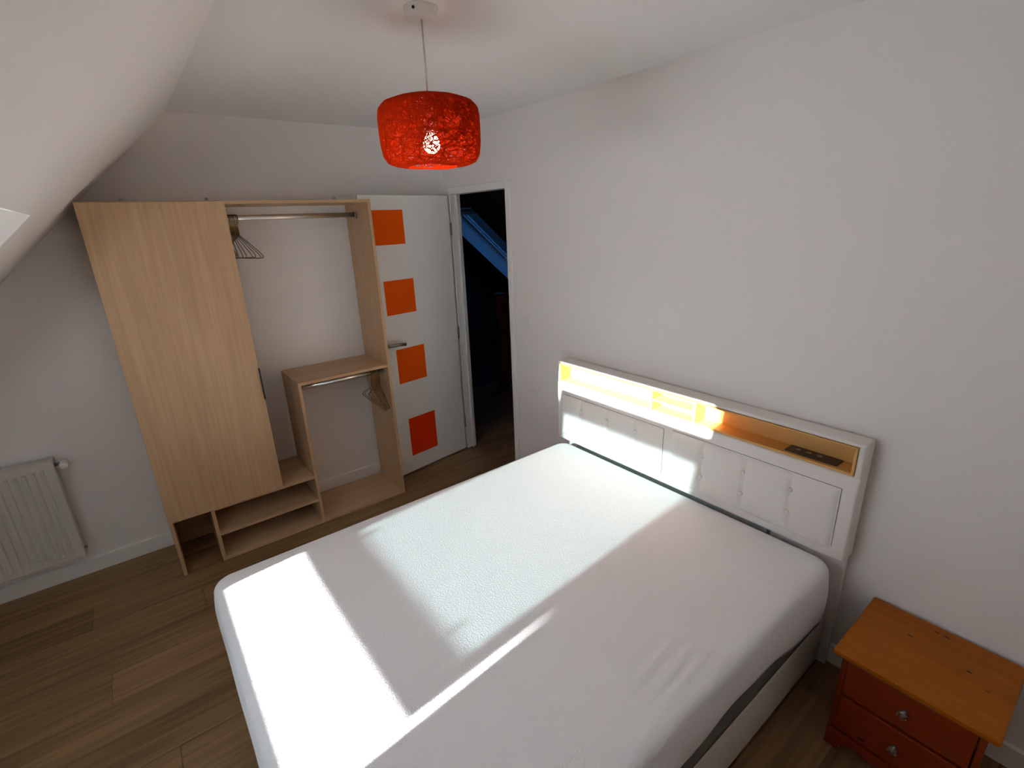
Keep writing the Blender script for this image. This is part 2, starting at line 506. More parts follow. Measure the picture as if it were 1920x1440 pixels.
# door frame
tr_ = bpy.data.objects.new('trim_1', None); link(tr_)
struct(tr_, 'white painted door frame around the dark doorway', 'door frame')
CW = 0.047
box('jamb', (-0.006, WT + 0.004, DO_F, DO_F + 0.022, 0, DO_H + 0.022), 'white_gloss', tr_, 0.002)
box('jamb', (-0.006, WT + 0.004, DO_N - 0.022, DO_N, 0, DO_H + 0.022), 'white_gloss', tr_, 0.002)
box('head_jamb', (-0.006, WT + 0.004, DO_N, DO_F, DO_H, DO_H + 0.022), 'white_gloss', tr_, 0.002)
box('door_stop', (0.035, 0.05, DO_F - 0.012, DO_F, 0, DO_H), 'white_gloss', tr_, 0.002)
box('architrave', (-0.014, 0.0, DO_N - CW, DO_N, 0, DO_H + CW), 'white_gloss', tr_, 0.003)
box('architrave', (-0.014, 0.0, DO_F, DO_F + CW, 0, DO_H + CW), 'white_gloss', tr_, 0.003)
box('architrave', (-0.014, 0.0, DO_N, DO_F, DO_H, DO_H + CW), 'white_gloss', tr_, 0.003)

# door leaf, swung open until it meets the wardrobe
HX, HY = -0.030, -0.102
EX, EY = -0.7535, -0.204
door = bpy.data.objects.new('door_1', None); link(door)
door.location = (HX, HY, 0); door.rotation_euler = (0, 0, math.atan2(EY - HY, EX - HX))
struct(door, 'white door with orange squares standing open beside the wardrobe', 'door')
DL = math.hypot(EX - HX, EY - HY)
def dpart(name, b, m, parent=None, bevel=0.0, smooth=False):
    x0, x1, y0, y1, z0, z1 = b
    c = Vector(((x0 + x1) / 2, (y0 + y1) / 2, (z0 + z1) / 2))
    o = meshobj(name, bm_box(x0 - c.x, x1 - c.x, y0 - c.y, y1 - c.y, z0 - c.z, z1 - c.z, bevel), m, parent or door, smooth)
    o.location = c
    return o
# local x runs from hinge to free edge; the face seen from the room is local y = 0, the leaf lies at y < 0 (towards the wall)
dpart('door_leaf', (0, DL, -0.04, 0, 0.008, 2.035), 'door_white', None, 0.002)
STK = [(0.406, 1.943, 1.720, 'orange'), (0.371, 1.482, 1.245, 'orange'), (0.334, 0.992, 0.735, 'orange'), (0.294, 0.447, 0.140, 'red_orange')]
for s0, z1, z0, mm in STK:
    w_ = 0.245
    dpart('sticker_square', (s0, s0 + w_, 0.0, 0.0008, z0, z1), mm)
hd = dpart('handle_plate', (0.648, 0.688, 0.0, 0.008, 0.93, 1.11), 'steel', None, 0.003)
bm = bmesh.new()
add_tube(bm, [(0.668, 0.004, 1.045), (0.668, 0.045, 1.045), (0.655, 0.055, 1.045), (0.61, 0.057, 1.044), (0.56, 0.055, 1.04), (0.525, 0.050, 1.034)], 0.012, 12)
lv = meshobj('lever', bm, 'steel', door, True)
for zz in (0.25, 1.02, 1.80):
    bm = lathe([(0.007, -0.045), (0.007, 0.045)], 12)
    hg = meshobj('hinge', bm, 'steel', door, True); hg.location = (-0.004, 0.004, zz)

# ------------------------------------------------------------------ landing beyond the doorway
HXE, HY0, HY1 = 3.2, -1.4, 2.45
def hz(x): return 1.714 - 0.873 * (x - 1.369)
hx_top = 1.369 - (H - 1.714) / 0.873
struct(box('wall_landing_near', (WT, HXE, HY0 - 0.1, HY0, -0.1, H + 0.1), 'hall'), 'side wall of the landing with shade in its colour', 'wall')
struct(box('wall_landing_far', (WT, HXE, HY1, HY1 + 0.1, -0.1, H + 0.1), 'hall'), 'end wall of the landing with shade in its colour', 'wall')
struct(box('wall_landing_inner', (0.0, WT, 0.12, HY1 + 0.1, -0.1, H + 0.14), 'hall'), 'partition of the landing beyond the door with shade in its colour', 'wall')
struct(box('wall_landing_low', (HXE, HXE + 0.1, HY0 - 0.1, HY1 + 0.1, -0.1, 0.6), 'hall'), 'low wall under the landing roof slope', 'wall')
struct(box('ceiling_landing', (WT, hx_top + 0.05, HY0 - 0.1, HY1 + 0.1, H, H + 0.1), 'hall'), 'flat ceiling over the landing with shade in its colour', 'ceiling')
bm = bmesh.new()
el2 = math.atan(0.873); n2 = Vector((math.sin(el2), 0, math.cos(el2)))
def hs(x, y, o=0.0): return Vector((x, y, hz(x))) + n2 * o
io = [hs(hx_top, HY0 - 0.1), hs(HXE + 0.05, HY0 - 0.1), hs(HXE + 0.05, HY1 + 0.1), hs(hx_top, HY1 + 0.1)]
xt, xb = 1.055, 2.20
ih = [hs(xt, 1.25), hs(xb, 1.25), hs(xb, 2.0), hs(xt, 2.0)]
g = 0.225 * math.sin(el2)
oh = [hs(xt, 1.25, 0) + Vector((0.345, 0, 0)), hs(xb, 1.25, 0.22), hs(xb, 2.0, 0.22), hs(xt, 2.0, 0) + Vector((0.345, 0, 0))]
oo = [v + n2 * 0.24 for v in io]
R = [[bm.verts.new(v) for v in ring] for ring in (io, ih, oh, oo)]
lf = []
for a, b in ((0, 1), (1, 2), (2, 3), (3, 0)):
    for i in range(4):
        f = bm.faces.new((R[a][i], R[a][(i + 1) % 4], R[b][(i + 1) % 4], R[b][i]))
        if (a, b) == (1, 2): lf.append(f)
for f in lf: f.material_index = 1
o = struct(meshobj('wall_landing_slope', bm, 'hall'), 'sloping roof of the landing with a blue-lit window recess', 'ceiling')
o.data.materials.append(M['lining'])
w2 = bpy.data.objects.new('window_2', None); link(w2)
struct(w2, 'roof window of the landing glowing blue through the doorway', 'window')
d2 = Vector((math.cos(el2), 0, -math.sin(el2)))
a2, b2 = oh[0].copy(), oh[1].copy(); a2.y = b2.y = 0
slope_bar('frame_stile', a2, b2, 1.955, 2.0, -0.045, 0.0, d2, n2, 'white_gloss', w2)
slope_bar('frame_stile', a2, b2, 1.25, 1.295, -0.045, 0.0, d2, n2, 'white_gloss', w2)
slope_bar('frame_rail', a2, a2 + d2 * 0.045, 1.295, 1.955, -0.045, 0.0, d2, n2, 'white_gloss', w2)
slope_bar('frame_rail', b2 - d2 * 0.045, b2, 1.295, 1.955, -0.045, 0.0, d2, n2, 'white_gloss', w2)
slope_bar('pane', a2 + d2 * 0.045, b2 - d2 * 0.045, 1.295, 1.955, -0.03, -0.02, d2, n2, 'pane_hall', w2)

bal = thing('stair_railing', 'brown wooden newel post and rail on the dark landing', 'railing', (1.2, 1.0, 0))
box('newel_post', (1.15, 1.25, 0.945, 1.045, 0, 1.06), 'stair', bal, 0.006)
box('post_cap', (1.14, 1.26, 0.935, 1.055, 1.06, 1.085), 'stair', bal, 0.008)
box('handrail', (1.17, 1.23, -0.2, 0.945, 0.985, 1.035), 'stair', bal, 0.012)
box('bottom_rail', (1.18, 1.22, -0.2, 0.945, 0.08, 0.13), 'stair', bal, 0.006)
for i in range(8):
    y = 0.83 - i * 0.13
    box('baluster', (1.185, 1.215, y - 0.016, y + 0.016, 0.13, 0.985), 'stair', bal, 0.004)

# ------------------------------------------------------------------ bed
def rrect(x0, x1, y0, y1, r, n_c=10, step=0.03):
    pts = []
    cs = [(x1 - r, y1 - r, 0), (x0 + r, y1 - r, 90), (x0 + r, y0 + r, 180), (x1 - r, y0 + r, 270)]
    for cx, cy, a0 in cs:
        for i in range(n_c + 1):
            a = math.radians(a0 + 90 * i / n_c)
            pts.append((cx + r * math.cos(a), cy + r * math.sin(a)))
    out = []
    for i, p in enumerate(pts):
        q = pts[(i + 1) % len(pts)]
        L = math.hypot(q[0] - p[0], q[1] - p[1]); m_ = max(1, int(L / step))
        for j in range(m_):
            out.append((p[0] + (q[0] - p[0]) * j / m_, p[1] + (q[1] - p[1]) * j / m_))
    return out

def outline_normals(pts):
    n = len(pts); res = []
    for i in range(n):
        a, b = pts[i - 1], pts[(i + 1) % n]
        t = Vector((b[0] - a[0], b[1] - a[1])).normalized()
        res.append(Vector((t.y, -t.x)))
    return res

def hem(x, y):
    if y < -2.8:
        ks = [(-2.2, .335), (-1.6, .345), (-1.1, .362), (-0.79, .385), (-0.57, .364), (-0.283, .302), (-0.1, .285)]
        for q in range(len(ks) - 1):
            if ks[q][0] <= x <= ks[q + 1][0]:
                h_ = ks[q + 1][0] - ks[q][0]; t = (x - ks[q][0]) / h_
                def slope_at(w):
                    a_, b_ = max(w - 1, 0), min(w + 1, len(ks) - 1)
                    return (ks[b_][1] - ks[a_][1]) / (ks[b_][0] - ks[a_][0])
                m0, m1 = slope_at(q) * h_, slope_at(q + 1) * h_
                return (2 * t ** 3 - 3 * t ** 2 + 1) * ks[q][1] + (t ** 3 - 2 * t ** 2 + t) * m0 + (-2 * t ** 3 + 3 * t ** 2) * ks[q + 1][1] + (t ** 3 - t ** 2) * m1
        return ks[0][1] if x < ks[0][0] else ks[-1][1]
    return 0.335 + 0.012 * math.sin(x * 7 + y * 5)

def wrinkle(x, y):
    z = 0.0015 * math.sin(x * 5.1 + 1.0) * math.sin(y * 4.3) 
    for x0, y0, hl, wd, amp, sl in ((-1.03, -2.752, .16, .013, 0.0063, .10), (-0.98, -2.800, .20, .014, 0.0067, .08), (-1.00, -2.845, .20, .013, 0.0060, .10), (-1.05, -2.70, .13, .014, 0.0036, .12), (-0.80, -2.83, .12, .014, .002, .10), (-1.30, -2.80, .14, .016, .002, .10)):
        dx = x - x0
        dy = y - (y0 + dx * sl)
        z += amp * math.exp(-(dx / hl) ** 2) * math.exp(-(dy / wd) ** 2)
    return z

def bed_shell(x0, x1, y0, y1, ztop, r_c, r_e, zbot_fn, top_rings, wr):
    bm = bmesh.new()
    outl = rrect(x0, x1, y0, y1, r_c, 10, 0.014)
    nr = outline_normals(outl); n = len(outl)
    cx, cy = (x0 + x1) / 2, (y0 + y1) / 2
    rings = []
    inner = [(p[0] - nr[i].x * r_e, p[1] - nr[i].y * r_e) for i, p in enumerate(outl)]
    for s in range(1, top_rings + 1):
        t = s / top_rings
        ring = []
        for px, py in inner:
            x, y = cx + (px - cx) * t, cy + (py - cy) * t
            sag = -0.004 * max(0.0, (t - 0.8) / 0.2) ** 2
            ring.append(bm.verts.new((x, y, ztop + sag + (wrinkle(x, y) if wr else 0))))
        rings.append(ring)
    for s in range(1, 7):
        a = math.pi / 2 * s / 6
        rings.append([bm.verts.new((inner[i][0] + nr[i].x * r_e * math.sin(a), inner[i][1] + nr[i].y * r_e * math.sin(a), ztop - 0.004 - r_e * (1 - math.cos(a)))) for i in range(n)])
    zt = ztop - 0.004 - r_e
    for s in range(1, 9):
        t = s / 8; ring = []
        for i, (px, py) in enumerate(outl):
            zb = zbot_fn(px, py)
            bul = 0.010 * math.sin(math.pi * t)
            if wr:
                bul += 0.0012 * math.sin(px * 21 + py * 17 + t * 3) * t
            ring.append(bm.verts.new((px + nr[i].x * bul, py + nr[i].y * bul, zt + (zb - zt) * t)))
        rings.append(ring)
    c = bm.verts.new((cx, cy, ztop))
    for i in range(n):
        bm.faces.new((c, rings[0][i], rings[0][(i + 1) % n]))
    for A, B in zip(rings, rings[1:]):
        for i in range(n):
            bm.faces.new((A[i], B[i], B[(i + 1) % n], A[(i + 1) % n]))
    return bm, rings[-1]

BX0, BX1, BY0, BY1 = -2.03, -0.105, -2.915, -1.393
ZM = 0.556
bm, last = bed_shell(BX0, BX1, BY0, BY1, ZM, 0.075, 0.036, hem, 70, True)
# turn the lower edge inwards so that the cloth has a hem of its own
inn = [bm.verts.new((v.co.x * 0.996 + ((BX0 + BX1) / 2) * 0.004, v.co.y * 0.996 + ((BY0 + BY1) / 2) * 0.004, v.co.z + 0.004)) for v in last]
for i in range(len(last)):
    bm.faces.new((last[i], inn[i], inn[(i + 1) % len(inn)], last[(i + 1) % len(last)]))
sheet = tag(meshobj('fitted_sheet', bm, 'sheet', None, True, (-1.07, -2.15, 0.27)), 'white terry fitted cover stretched over the mattress in patches of sun', 'bed sheet')

bm, last = bed_shell(BX0 + 0.009, BX1 - 0.009, BY0 + 0.009, BY1 - 0.009, ZM - 0.009, 0.07, 0.04, lambda x, y: 0.272, 4, False)
bm.faces.new(last)
tag(meshobj('mattress', bm, 'tape', None, True, (-1.07, -2.15, 0.27)), 'double mattress with dark grey border showing below its white cover', 'mattress')

base = thing('bed_base', 'cream upholstered box base standing under the mattress', 'bed base', (-1.07, -2.15, 0))
box('box_body', (-2.005, -0.06, -2.905, -1.41, 0.03, 0.268), 'base_fabric', base, 0.02, 3, True)
for x in (-1.9, -0.16):
    for y in (-2.82, -1.5):
        o = meshobj('foot', lathe([(0.02, 0.0), (0.025, 0.03)], 16), 'black', base); o.location = Vector((x, y, 0)) - base.location

# ------------------------------------------------------------------ headboard with niche shelf
hbd = thing('headboard', 'white tufted headboard with wood-lined niche shelf along its top', 'headboard', (-0.06, -2.14, 0))
HY_F, HY_N, HZ = -1.341, -2.935, 1.050
FX = -0.107; BXw = -0.016
NZ0, NZ1 = 0.922, 1.034
NY_F, NY_N = -1.364, -2.912
def hb(name, b, m, bevel=0.0, seg=1, parent=None, smooth=False):
    return box(name, b, m, parent or hbd, bevel, seg, smooth)
hb('padded_body', (FX, BXw, HY_N, HY_F, 0.555, NZ0 - 0.002), 'fabric', 0.010, 3, smooth=True)
hb('padded_top', (FX, BXw, HY_N, HY_F, NZ1 + 0.001, HZ), 'fabric', 0.007, 3, smooth=True)
hb('padded_end', (FX + 0.002, BXw, NY_F + 0.001, HY_F, NZ0 - 0.01, HZ - 0.006), 'fabric', 0.006, 2, smooth=True)
hb('padded_end', (FX + 0.002, BXw, HY_N, NY_N - 0.001, NZ0 - 0.01, HZ - 0.006), 'fabric', 0.006, 2, smooth=True)
bt = 0.010
hb('niche_back', (-0.026, BXw - 0.001, NY_N, NY_F, NZ0, NZ1), 'niche')
hb('niche_floor', (FX - 0.003, -0.026, NY_N, NY_F, NZ0, NZ0 + bt), 'niche', 0.001)
hb('niche_top', (FX - 0.002, -0.026, NY_N, NY_F, NZ1 - 0.006, NZ1), 'niche', 0.001)
hb('niche_end', (FX - 0.002, -0.026, NY_F - bt, NY_F, NZ0 + bt, NZ1 - 0.006), 'niche', 0.001)
hb('niche_end', (FX - 0.002, -0.026, NY_N, NY_N + bt, NZ0 + bt, NZ1 - 0.006), 'niche', 0.001)
for y in (-2.024, -2.262):
    hb('niche_divider', (FX - 0.003, -0.026, y - 0.006, y + 0.006, NZ0 + bt, NZ1 - 0.006), 'niche', 0.001)
hb('niche_shelf', (FX - 0.003, -0.026, -2.256, -2.030, 0.977, 0.987), 'niche', 0.001)
sp = hb('socket_plate', (-0.094, -0.03, -2.852, -2.660, NZ0 + bt, NZ0 + bt + 0.005), 'black', 0.002)
sp['label'] = 'flat black socket plate on the niche floor'
for y in (-2.70, -2.74, -2.78):
    o = meshobj('socket_hole', lathe([(0.009, 0), (0.011, 0.0015), (0.008, 0.002)], 16), 'steel', sp)
    o.location = (0.0, y + 2.756, 0.0026)

def tufted(name, ya, yb, za, zb, cols, rows):
    """Padded panel bulging towards the room, drawn in along vertical seams and at the buttons."""
    bm = bmesh.new()
    ny, nz = 150, 52
    V = {}
    for i in range(ny + 1):
        for j in range(nz + 1):
            y = ya + (yb - ya) * i / ny; z = za + (zb - za) * j / nz
            ey = min(y - ya, yb - y); ez = min(z - za, zb - z)
            edge = min(ey, ez)
            h = 0.016 * (1 - math.exp(-edge / 0.012))
            h += 0.006 * min(1.0, edge / 0.08)
            for c in cols:
                mid = 1.0 if za + 0.03 < z < zb - 0.005 else 0.4
                h -= 0.007 * mid * math.exp(-((y - c) / 0.007) ** 2)
                for r_ in rows:
                    h -= 0.008 * math.exp(-(((y - c) / 0.022) ** 2 + ((z - r_) / 0.022) ** 2))
            V[i, j] = bm.verts.new((FX + 0.006 - max(h, 0.0), y, z))
    for i in range(ny):
        for j in range(nz):
            bm.faces.new((V[i, j], V[i + 1, j], V[i + 1, j + 1], V[i, j + 1]))
    # closed sides and back
    bd = [V[i, 0] for i in range(ny + 1)] + [V[ny, j] for j in range(1, nz + 1)] + [V[i, nz] for i in range(ny - 1, -1, -1)] + [V[0, j] for j in range(nz - 1, 0, -1)]
    bk = [bm.verts.new((FX + 0.012, v.co.y, v.co.z)) for v in bd]
    for i in range(len(bd)):
        q = (i + 1) % len(bd)
        bm.faces.new((bd[i], bd[q], bk[q], bk[i]))
    o = meshobj(name, bm, 'fabric', hbd, True)
    o.location = -Vector(hbd.location)
    for c in cols:
        for r_ in rows:
            b = bmesh.new(); bmesh.ops.create_uvsphere(b, u_segments=14, v_segments=8, radius=0.0095)
            for v in b.verts: v.co.x *= 0.55
            bo = meshobj('button', b, 'fabric', o, True); bo.location = (FX - 0.009, c, r_)
    # dark stitched groove around the panel
    b = bmesh.new()
    for (y0, y1, z0, z1) in ((ya - 0.003, yb, zb, zb + 0.0025), (ya - 0.003, ya, za + 0.02, zb)):
        x0, x1 = FX - 0.0006, FX + 0.004
        vs = [b.verts.new((x, y, z)) for x in (x0, x1) for y in (y0, y1) for z in (z0, z1)]
        for f in ((0, 1, 3, 2), (4, 6, 7, 5), (0, 4, 5, 1), (2, 3, 7, 6), (0, 2, 6, 4), (1, 5, 7, 3)):
            b.faces.new([vs[t] for t in f])
    meshobj('seam', b, 'seam', o)
    return o
tufted('tufted_panel', -2.104, -1.368, 0.588, 0.850, (-1.546, -1.742, -1.939), (0.783, 0.680))
tufted('tufted_panel', -2.884, -2.155, 0.588, 0.858, (-2.324, -2.518, -2.714), (0.783, 0.680))
hb('lower_board', (-0.036, -0.016, -2.615, -1.462, 0.0, 0.556), 'board')
hb('leg_plate', (-0.040, -0.014, -1.448, -1.372, 0.0, 0.556), 'fabric', 0.002)
hb('leg_plate', (-0.040, -0.014, -2.925, -2.632, 0.0, 0.556), 'fabric', 0.002)

# ------------------------------------------------------------------ wardrobe
XL, XR, YF, YBk, HW = -2.135, -0.757, -0.409, -0.026, 2.0
T = 0.018
wd = thing('wardrobe', 'open light oak wardrobe with one tall door and two hanging rails', 'wardrobe', (-1.446, -0.218, 0))
def wp(name, b, m='oak_z', parent=None, bevel=0.0012):
    return box(name, b, m, parent or wd, bevel)
wp('side_panel', (XL, XL + T, YF, YBk, 0, HW - T))
wp('side_panel', (XR - T, XR, YF, YBk, 0, HW - T))
XA, XB = -1.934, -1.351
wp('divider', (XA, XA + T, YF, YBk, 0, HW - T))
wp('divider', (XB, XB + T, YF, YBk, 0, 0.951))
wp('top_panel', (XL, XR, YF, YBk, HW - T, HW), 'oak_x')
wp('bottom_panel', (XB + T, XR - T, YF, YBk, 0, T), 'oak_x')
wp('bottom_panel', (XA + T, XB, YF, YBk, 0, T), 'oak_x')
wp('shelf', (XA + T, XB, YF, YBk - 0.006, 0.166, 0.184), 'oak_x')
wp('shelf', (XA + T, XB, YF, YBk, 0.332, 0.350), 'oak_x')
wp('shelf', (XB, XR - T, YF, YBk, 0.951, 0.969), 'oak_x')
wp('back_panel', (XL + T, XA, YBk - 0.006, YBk, 0, 0.35), 'oak_x')
wp('back_panel', (XA + T, XB, YBk - 0.006, YBk, T, 0.332), 'oak_x')
wdoor = wp('door', (XL, -1.543, YF - 0.020, YF - 0.002, 0.349, 1.996))
box('handle', (-1.547, -1.5405, YF - 0.034, YF - 0.004, 0.928, 1.113), 'black', wdoor, 0.0015)
def rail(xa, xb_, z, y):
    bm = bmesh.new(); add_tube(bm, [(xa, y, z), (xb_, y, z)], 0.0125, 16)
    for v in bm.verts:
        v.co.y = y + (v.co.y - y) * 0.62
        v.co.z = z + (v.co.z - z) * 1.15
    o = meshobj('hanging_rail', bm, 'chrome', wd, True); o.location = -Vector(wd.location)
    for x, s in ((xa, 1), (xb_, -1)):
        b = bm_box(min(x, x + s * 0.012), max(x, x + s * 0.012), y - 0.014, y + 0.014, z - 0.021, z + 0.02, 0.003)
        meshobj('rail_socket', b, 'steel', o)
    return o
R1Y, R1Z, R2Z = -0.205, 1.918, 0.912
R2Y = -0.33
rail(XA + T, XR - T, R1Z, R1Y)
rail(XB + T, XR - T, R2Z, R2Y)
def angle_bracket(x):
    bm = prism([(YBk, HW), (YBk, HW + 0.003), (-0.006, HW + 0.003), (-0.006, HW + 0.035), (-0.003, HW + 0.035), (-0.003, HW)], 0, x - 0.008, x + 0.008)
    for v in bm.verts:
        if abs(v.co.y - YBk) < 1e-6: v.co.y = -0.06
    o = meshobj('wall_bracket', bm, 'steel', wd); o.location = -Vector(wd.location)
for x in (-0.83, -1.56, -1.95):
    angle_bracket(x)

# wire hangers
def hanger_mesh(drop=0.115, half=0.19):
    bm = bmesh.new()
    r = 0.0021
    hook = []
    R_ = 0.0185
    for i in range(13):
        a = math.radians(-50 + 230 * i / 12)
        hook.append((0, R_ * math.cos(a), R_ * math.sin(a)))
    hook = hook[::1]
    hook += [(0, -R_ * 0.75, -0.018), (0, 0, -0.040), (0, 0, -0.095)]
    add_tube(bm, hook, r * 1.2, 6)
    zb = -0.095 - drop
    pts = [(0, 0.004, -0.093), (0, 0.03, -0.105)]
    pts += [(0, half - 0.03, zb + 0.03), (0, half - 0.008, zb + 0.014), (0, half, zb + 0.006), (0, half - 0.004, zb), (0, half - 0.02, zb - 0.003)]
    full = pts + [(p[0], -p[1], p[2]) for p in pts[::-1]]
    add_tube(bm, full, r, 6, closed=True)
    # twisted wire around the neck
    tw = [(0.0035 * math.cos(i * 1.3), 0.0035 * math.sin(i * 1.3), -0.045 - i * 0.0024) for i in range(20)]
    add_tube(bm, tw, r, 5)
    bmesh.ops.recalc_face_normals(bm, faces=bm.faces)
    me = bpy.data.meshes.new('coat_hanger'); bm.to_mesh(me); bm.free(); me.materials.append(M['gold'])
    me.polygons.foreach_set('use_smooth', [True] * len(me.polygons))
    return me
hm = hanger_mesh()
top_z = -0.0015
for i in range(10):
    o = bpy.data.objects.new('coat_hanger', hm); link(o)
    o.location = (-1.530 + i * 0.0072, R1Y, R1Z + top_z)
    o.rotation_euler = (random.uniform(-.05, .05), 0, math.radians(-18 + 4.4 * i + random.uniform(-2, 2)))
    tag(o, 'brass wire coat hanger bunched at the door end of the upper rail', 'coat hanger', 'wire hangers on the upper rail')
for i in range(6):
    o = bpy.data.objects.new('coat_hanger', hm); link(o)
    o.location = (-0.868 + i * 0.011, R2Y, R2Z + top_z)
    o.rotation_euler = (random.uniform(-.05, .05), 0, math.radians(2 - 2.0 * i + random.uniform(-2, 2)))
    tag(o, 'brass wire coat hanger at the right end of the lower rail', 'coat hanger', 'wire hangers on the lower rail')

# ------------------------------------------------------------------ pendant lamp
LX, LY = -1.153, -1.891
lamp = thing('pendant_lamp', 'orange woven string pendant lamp hanging from the ceiling', 'lamp', (LX, LY, H))
bm = lathe([(0.030, -0.030), (0.047, -0.030), (0.0495, -0.028), (0.0495, -0.006), (0.052, -0.005), (0.052, 0.0)], 40)
can = meshobj('canopy', bm, 'white_gloss', lamp, False)
can.data.polygons.foreach_set('use_smooth', [len(p.vertices) == 4 for p in can.data.polygons])
scr = meshobj('screw', lathe([(0.0045, 0), (0.0045, 0.003)], 12), 'black', can)
scr.rotation_euler = (0, math.radians(90), math.radians(215)); scr.location = (-0.0485 * math.cos(math.radians(35)), -0.0485 * math.sin(math.radians(35)), -0.013)
SZ = -0.335                                    # shade centre below the ceiling
tube('cord', [(0, 0, -0.028), (0.0005, 0.0003, -0.14), (0, 0, SZ + 0.085)], 0.0028, 'cord', lamp, 8)
sk = meshobj('socket', lathe([(0.012, SZ + 0.085), (0.019, SZ + 0.075), (0.019, SZ + 0.0), (0.016, SZ - 0.008)][::-1], 20), 'plastic', lamp, True)
b = bmesh.new(); bmesh.ops.create_uvsphere(b, u_segments=20, v_segments=14, radius=0.027)
for v in b.verts:
    if v.co.z > 0: v.co.z *= 1.1
bu = meshobj('bulb', b, 'bulb', lamp, True); bu.location = (0, 0, SZ - 0.036)
PROF = [(0.080, -0.100), (0.118, -0.098), (0.141, -0.089), (0.153, -0.070), (0.1575, -0.040), (0.159, 0.0), (0.159, 0.040), (0.155, 0.064), (0.140, 0.080), (0.112, 0.090), (0.075, 0.094), (0.045, 0.095)]
CUM = [0.0]
for (ra, za), (rb_, zb_) in zip(PROF, PROF[1:]):
    CUM.append(CUM[-1] + math.hypot(rb_ - ra, zb_ - za))
def drum(a, s_):
    """Point on the rounded drum at angle a and length s_ along its profile (0 = lower rim)."""
    s_ = max(0.0, min(CUM[-1], s_))
    for q in range(len(PROF) - 1):
        if s_ <= CUM[q + 1] or q == len(PROF) - 2:
            t = (s_ - CUM[q]) / (CUM[q + 1] - CUM[q])
            r_ = PROF[q][0] + (PROF[q + 1][0] - PROF[q][0]) * t
            z_ = PROF[q][1] + (PROF[q + 1][1] - PROF[q][1]) * t
            break
    w_ = 1 + 0.012 * math.sin(3 * a + 1.0) + 0.008 * math.sin(5 * a) + 0.004 * math.sin(11 * a)
    return Vector((r_ * w_ * math.cos(a), r_ * w_ * math.sin(a), SZ + z_)), r_
bm = bmesh.new()
rs = random.Random(3)
for s in range(1900):
    a = rs.uniform(0, 2 * math.pi); t = rs.uniform(0, 1) ** 0.85 * CUM[-1]
    if t > 0.28 and rs.random() < 0.45: continue
    ang = rs.uniform(0, math.pi); step = 0.0135
    pts = []; curv = rs.uniform(-0.14, 0.14)
    for i in range(20):
        j = 1.0 + rs.uniform(-0.006, 0.010)
        p, rr = drum(a, t); p = Vector((p.x * j, p.y * j, p.z))
        pts.append(p)
        a += math.cos(ang) * step / max(rr, 0.04)
        t += math.sin(ang) * step
        ang += curv
        if t > CUM[-1] or t < 0:
            t = max(0.0, min(CUM[-1], t)); ang = -ang
    add_tube(bm, pts, rs.uniform(0.0008, 0.0016), 3, False)
# gathered rims
for tt in (0.0, CUM[-1]):
    for w_ in range(5):
        ph = rs.uniform(0, 6.28)
        pts = [drum(2 * math.pi * i / 48, tt)[0] + Vector((0, 0, 0.0015 * math.sin(3 * i * 0.13 + ph) + (w_ - 2) * 0.0012)) for i in range(48)]
        add_tube(bm, pts, 0.0013, 3, False, True)
shade = meshobj('woven_shade', bm, 'shade', lamp, True)
shade['kind'] = 'stuff'
shade['label'] = 'orange red drum of tangled paper string'
bm = bmesh.new()
r_top = 0.044
add_tube(bm, [(r_top * math.cos(i * math.pi / 20), r_top * math.sin(i * math.pi / 20), SZ + 0.0945) for i in range(40)], 0.0018, 6, closed=True)
ring = meshobj('support_ring', bm, 'plastic', lamp, True)
for i in range(3):
    a = i * 2 * math.pi / 3 + 0.4
    tube('support_arm', [(0.012 * math.cos(a), 0.012 * math.sin(a), SZ + 0.078), (r_top * math.cos(a), r_top * math.sin(a), SZ + 0.0945)], 0.0014, 'plastic', lamp, 6)

# ------------------------------------------------------------------ nightstand
ns = thing('nightstand', 'orange varnished pine nightstand with two drawers beside the bed', 'nightstand', (-0.21, -3.245, 0))
def nsb(name, b, m, bevel=0.0, parent=None, seg=1):
    return box(name, b, m, parent or ns, bevel, seg)
NX0, NX1 = -0.372, -0.030
NYa, NYb = -3.432, -3.058
tp = nsb('top', (-0.398, -0.020, -3.458, -3.033, 0.398, 0.420), 'pine_top', 0.006, None, 3)
nsb('side_panel', (NX0, NX1, NYb - 0.018, NYb, 0.0, 0.398), 'pine_z', 0.002)
nsb('side_panel', (NX0, NX1, NYa, NYa + 0.018, 0.0, 0.398), 'pine_z', 0.002)
nsb('back_panel', (NX1 - 0.008, NX1, NYa + 0.018, NYb - 0.018, 0.05, 0.398), 'pine_d')
nsb('rail', (NX0 + 0.004, NX0 + 0.03, NYa + 0.018, NYb - 0.018, 0.236, 0.243), 'pine_d')
nsb('rail', (NX0 + 0.004, NX0 + 0.03, NYa + 0.018, NYb - 0.018, 0.390, 0.398), 'pine_d')
def drawer(z0, z1):
    d = nsb('drawer', (NX0 - 0.012, NX0 + 0.010, NYa + 0.020, NYb - 0.020, z0, z1), 'pine_d', 0.004, None, 2)
    nsb_back = box('drawer_box', (NX0 + 0.010, NX1 - 0.02, NYa + 0.03, NYb - 0.03, z0 + 0.01, z1 - 0.02), 'pine_y', d)
    kb = bmesh.new(); bmesh.ops.create_icosphere(kb, subdivisions=1, radius=0.0155)
    for v in kb.verts: v.co.x *= 0.75
    ko = meshobj('knob', kb, 'crystal', d); ko.location = (-0.032, 0, 0.004)
    st = meshobj('knob_stem', lathe([(0.009, 0), (0.006, 0.004), (0.005, 0.014)], 16), 'steel', d, True)
    st.rotation_euler = (0, math.radians(-90), 0); st.location = (-0.011, 0, 0.004)
    return d
drawer(0.246, 0.388)
drawer(0.088, 0.234)
